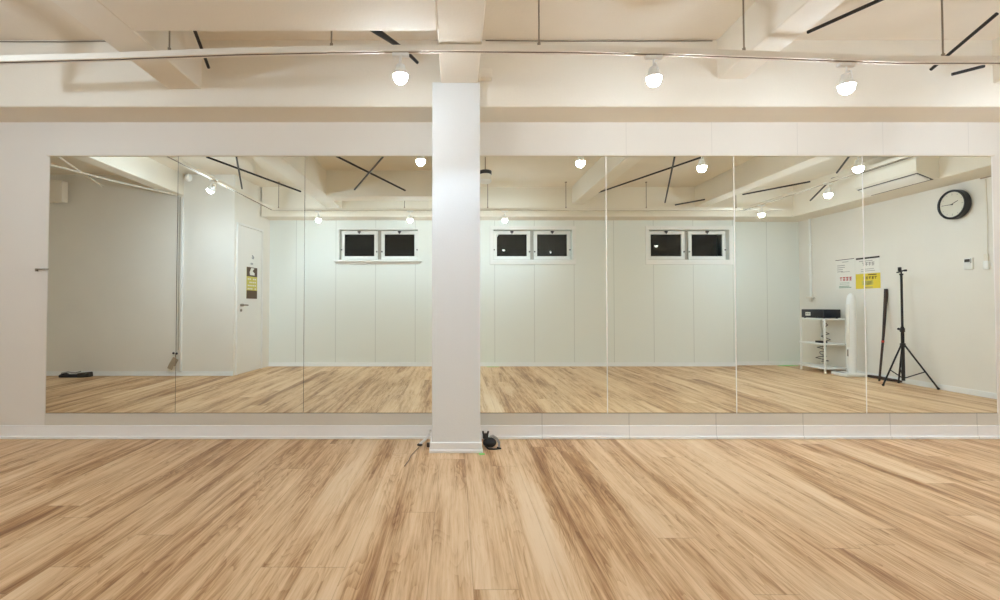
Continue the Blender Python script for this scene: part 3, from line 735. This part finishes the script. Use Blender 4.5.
# ------------------------------------------------------------------ floor-level odds and ends
# black clip camera beside the column
t = thing('clip_lamp', 'small black clip lamp on the floor at the right foot of the column', 'lamp', (0.225, 3.28, 0))
b = MB(); b.ball((0, 0, 0.036), 0.035, (1.28, 0.9, 0.95), 20); b.build('lamp_body', M_['blackp'], t)
b = MB(); b.box((-0.045, -0.02, 0.062), (-0.008, 0.015, 0.096), 0.006); b.cyl((-0.040, -0.01, 0.09), (-0.044, -0.01, 0.112), 0.006, n=8); b.cyl((-0.014, -0.01, 0.09), (-0.008, -0.01, 0.112), 0.006, n=8); b.build('clip_jaw', M_['blackp'], t)
b = MB(); b.tube([(0.0, 0, 0.070), (0.022, 0, 0.078), (0.045, 0, 0.062), (0.062, -0.005, 0.035), (0.060, -0.01, 0.010)], 0.009); b.build('arm', M_['grey'], t)
b = MB(); b.tube([(0.05, -0.01, 0.006), (0.07, -0.03, 0.005), (0.03, -0.045, 0.005), (-0.01, -0.04, 0.005), (-0.03, -0.03, 0.02)], 0.005); b.build('cord', M_['black'], t)
# plug left of the column
t = thing('plug_and_lead', 'white plug with black tip at the left foot of the column', 'plug', (-0.185, 3.30, 0))
b = MB(); b.tube([(-0.045, -0.01, 0.022), (-0.015, 0, 0.045), (0.015, 0.01, 0.075), (0.02, 0.02, 0.11)], 0.009); b.build('lead', M_['base_plain'], t)
b = MB(); b.ball((-0.045, -0.012, 0.018), 0.012, (1.5, 1, 0.8)); b.build('plug_tip', M_['dark'], t); b = MB(); b.box((0.0, -0.01, 0.0), (0.026, 0.012, 0.028), 0.004); b.build('adapter', M_['dark'], t)
cable([(-0.235, 3.275, 0.005), (-0.27, 3.10, 0.005), (-0.275, 3.0, 0.005), (-0.29, 2.9, 0.005)], 0.002, M_['dark'], 'floor_lead', 'thin brown lead on the floor left of the column foot', 'lead')
b = MB(); b.box((0, 0, 0), (0.035, 0.03, 0.002)); tag(b.build('tape_piece', M_['green'], loc=(0.150, 3.128, 0.0)), 'piece of bright green tape at the front right column corner', 'tape')
b = MB(); b.box((0, 0, 0), (0.30, 0.05, 0.002)); b.box((0.05, -0.02, 0.0021), (0.26, 0.02, 0.003)); tag(b.build('tape_piece', M_['green'], loc=(4.95, -0.70, 0.0)), 'strip of green tape on the floor left of the white rack', 'tape')
b = MB(); b.box((0, 0, 0), (0.18, 0.03, 0.002)); tag(b.build('tape_piece', M_['green'], loc=(0.48, -0.56, 0.0)), 'short strip of green tape below the second window', 'tape')
# dark folded bundle by the shaded wall
t = thing('folded_bag', 'dark folded bag on the floor by the shaded wall, lower left in the mirror', 'bag', mirrored(77, 377, 6.47))
t.location.z = 0
b = MB(); b.box((-0.19, -0.05, 0.0), (0.06, 0.05, 0.038), 0.014, seg=3); b.ball((-0.14, 0.0, 0.03), 0.045, (1.2, 1, 0.6), 14); b.build('bag_body', M_['navy'], t)
b = MB(); b.box((0.04, -0.04, 0.0), (0.20, 0.045, 0.062), 0.012, seg=3, rot=Matrix.Rotation(math.radians(-6), 4, 'Y')); b.build('bag_flap', M_['ink'], t)
b = MB(); b.tube([(-0.16, 0.03, 0.055), (-0.06, 0.05, 0.075), (0.02, 0.03, 0.06), (0.10, 0.05, 0.08)], 0.008); b.build('strap', M_['grey'], t)

# ------------------------------------------------------------------ world, camera, colour management
w = bpy.data.worlds.new('night'); S.world = w; w.use_nodes = True
w.node_tree.nodes['Background'].inputs[0].default_value = (0.02, 0.03, 0.05, 1)
w.node_tree.nodes['Background'].inputs[1].default_value = 0.05
cd = bpy.data.cameras.new('camera'); cam = bpy.data.objects.new('camera', cd); COL.objects.link(cam)
PITCH = math.radians(1.3)
cam.location = (0, 0, EYE); cam.rotation_euler = (PI / 2 + PITCH, 0, 0)
cd.sensor_width = 36; cd.lens = 18.0; cd.clip_start = 0.02
cd.shift_x = 0.045; cd.shift_y = 0.005 - 0.5 * math.tan(PITCH)
S.camera = cam
S.view_settings.view_transform = 'Standard'; S.view_settings.look = 'None'
S.view_settings.gamma = 1; S.view_settings.use_curve_mapping = False
S.view_settings.exposure = 0.10
cy = S.cycles
cy.use_denoising = True; cy.denoiser = 'OPENIMAGEDENOISE'
cy.max_bounces = 14; cy.diffuse_bounces = 8; cy.glossy_bounces = 8; cy.transmission_bounces = 6
cy.sample_clamp_indirect = 15; cy.caustics_reflective = True; cy.caustics_refractive = False
cy.blur_glossy = 0.3
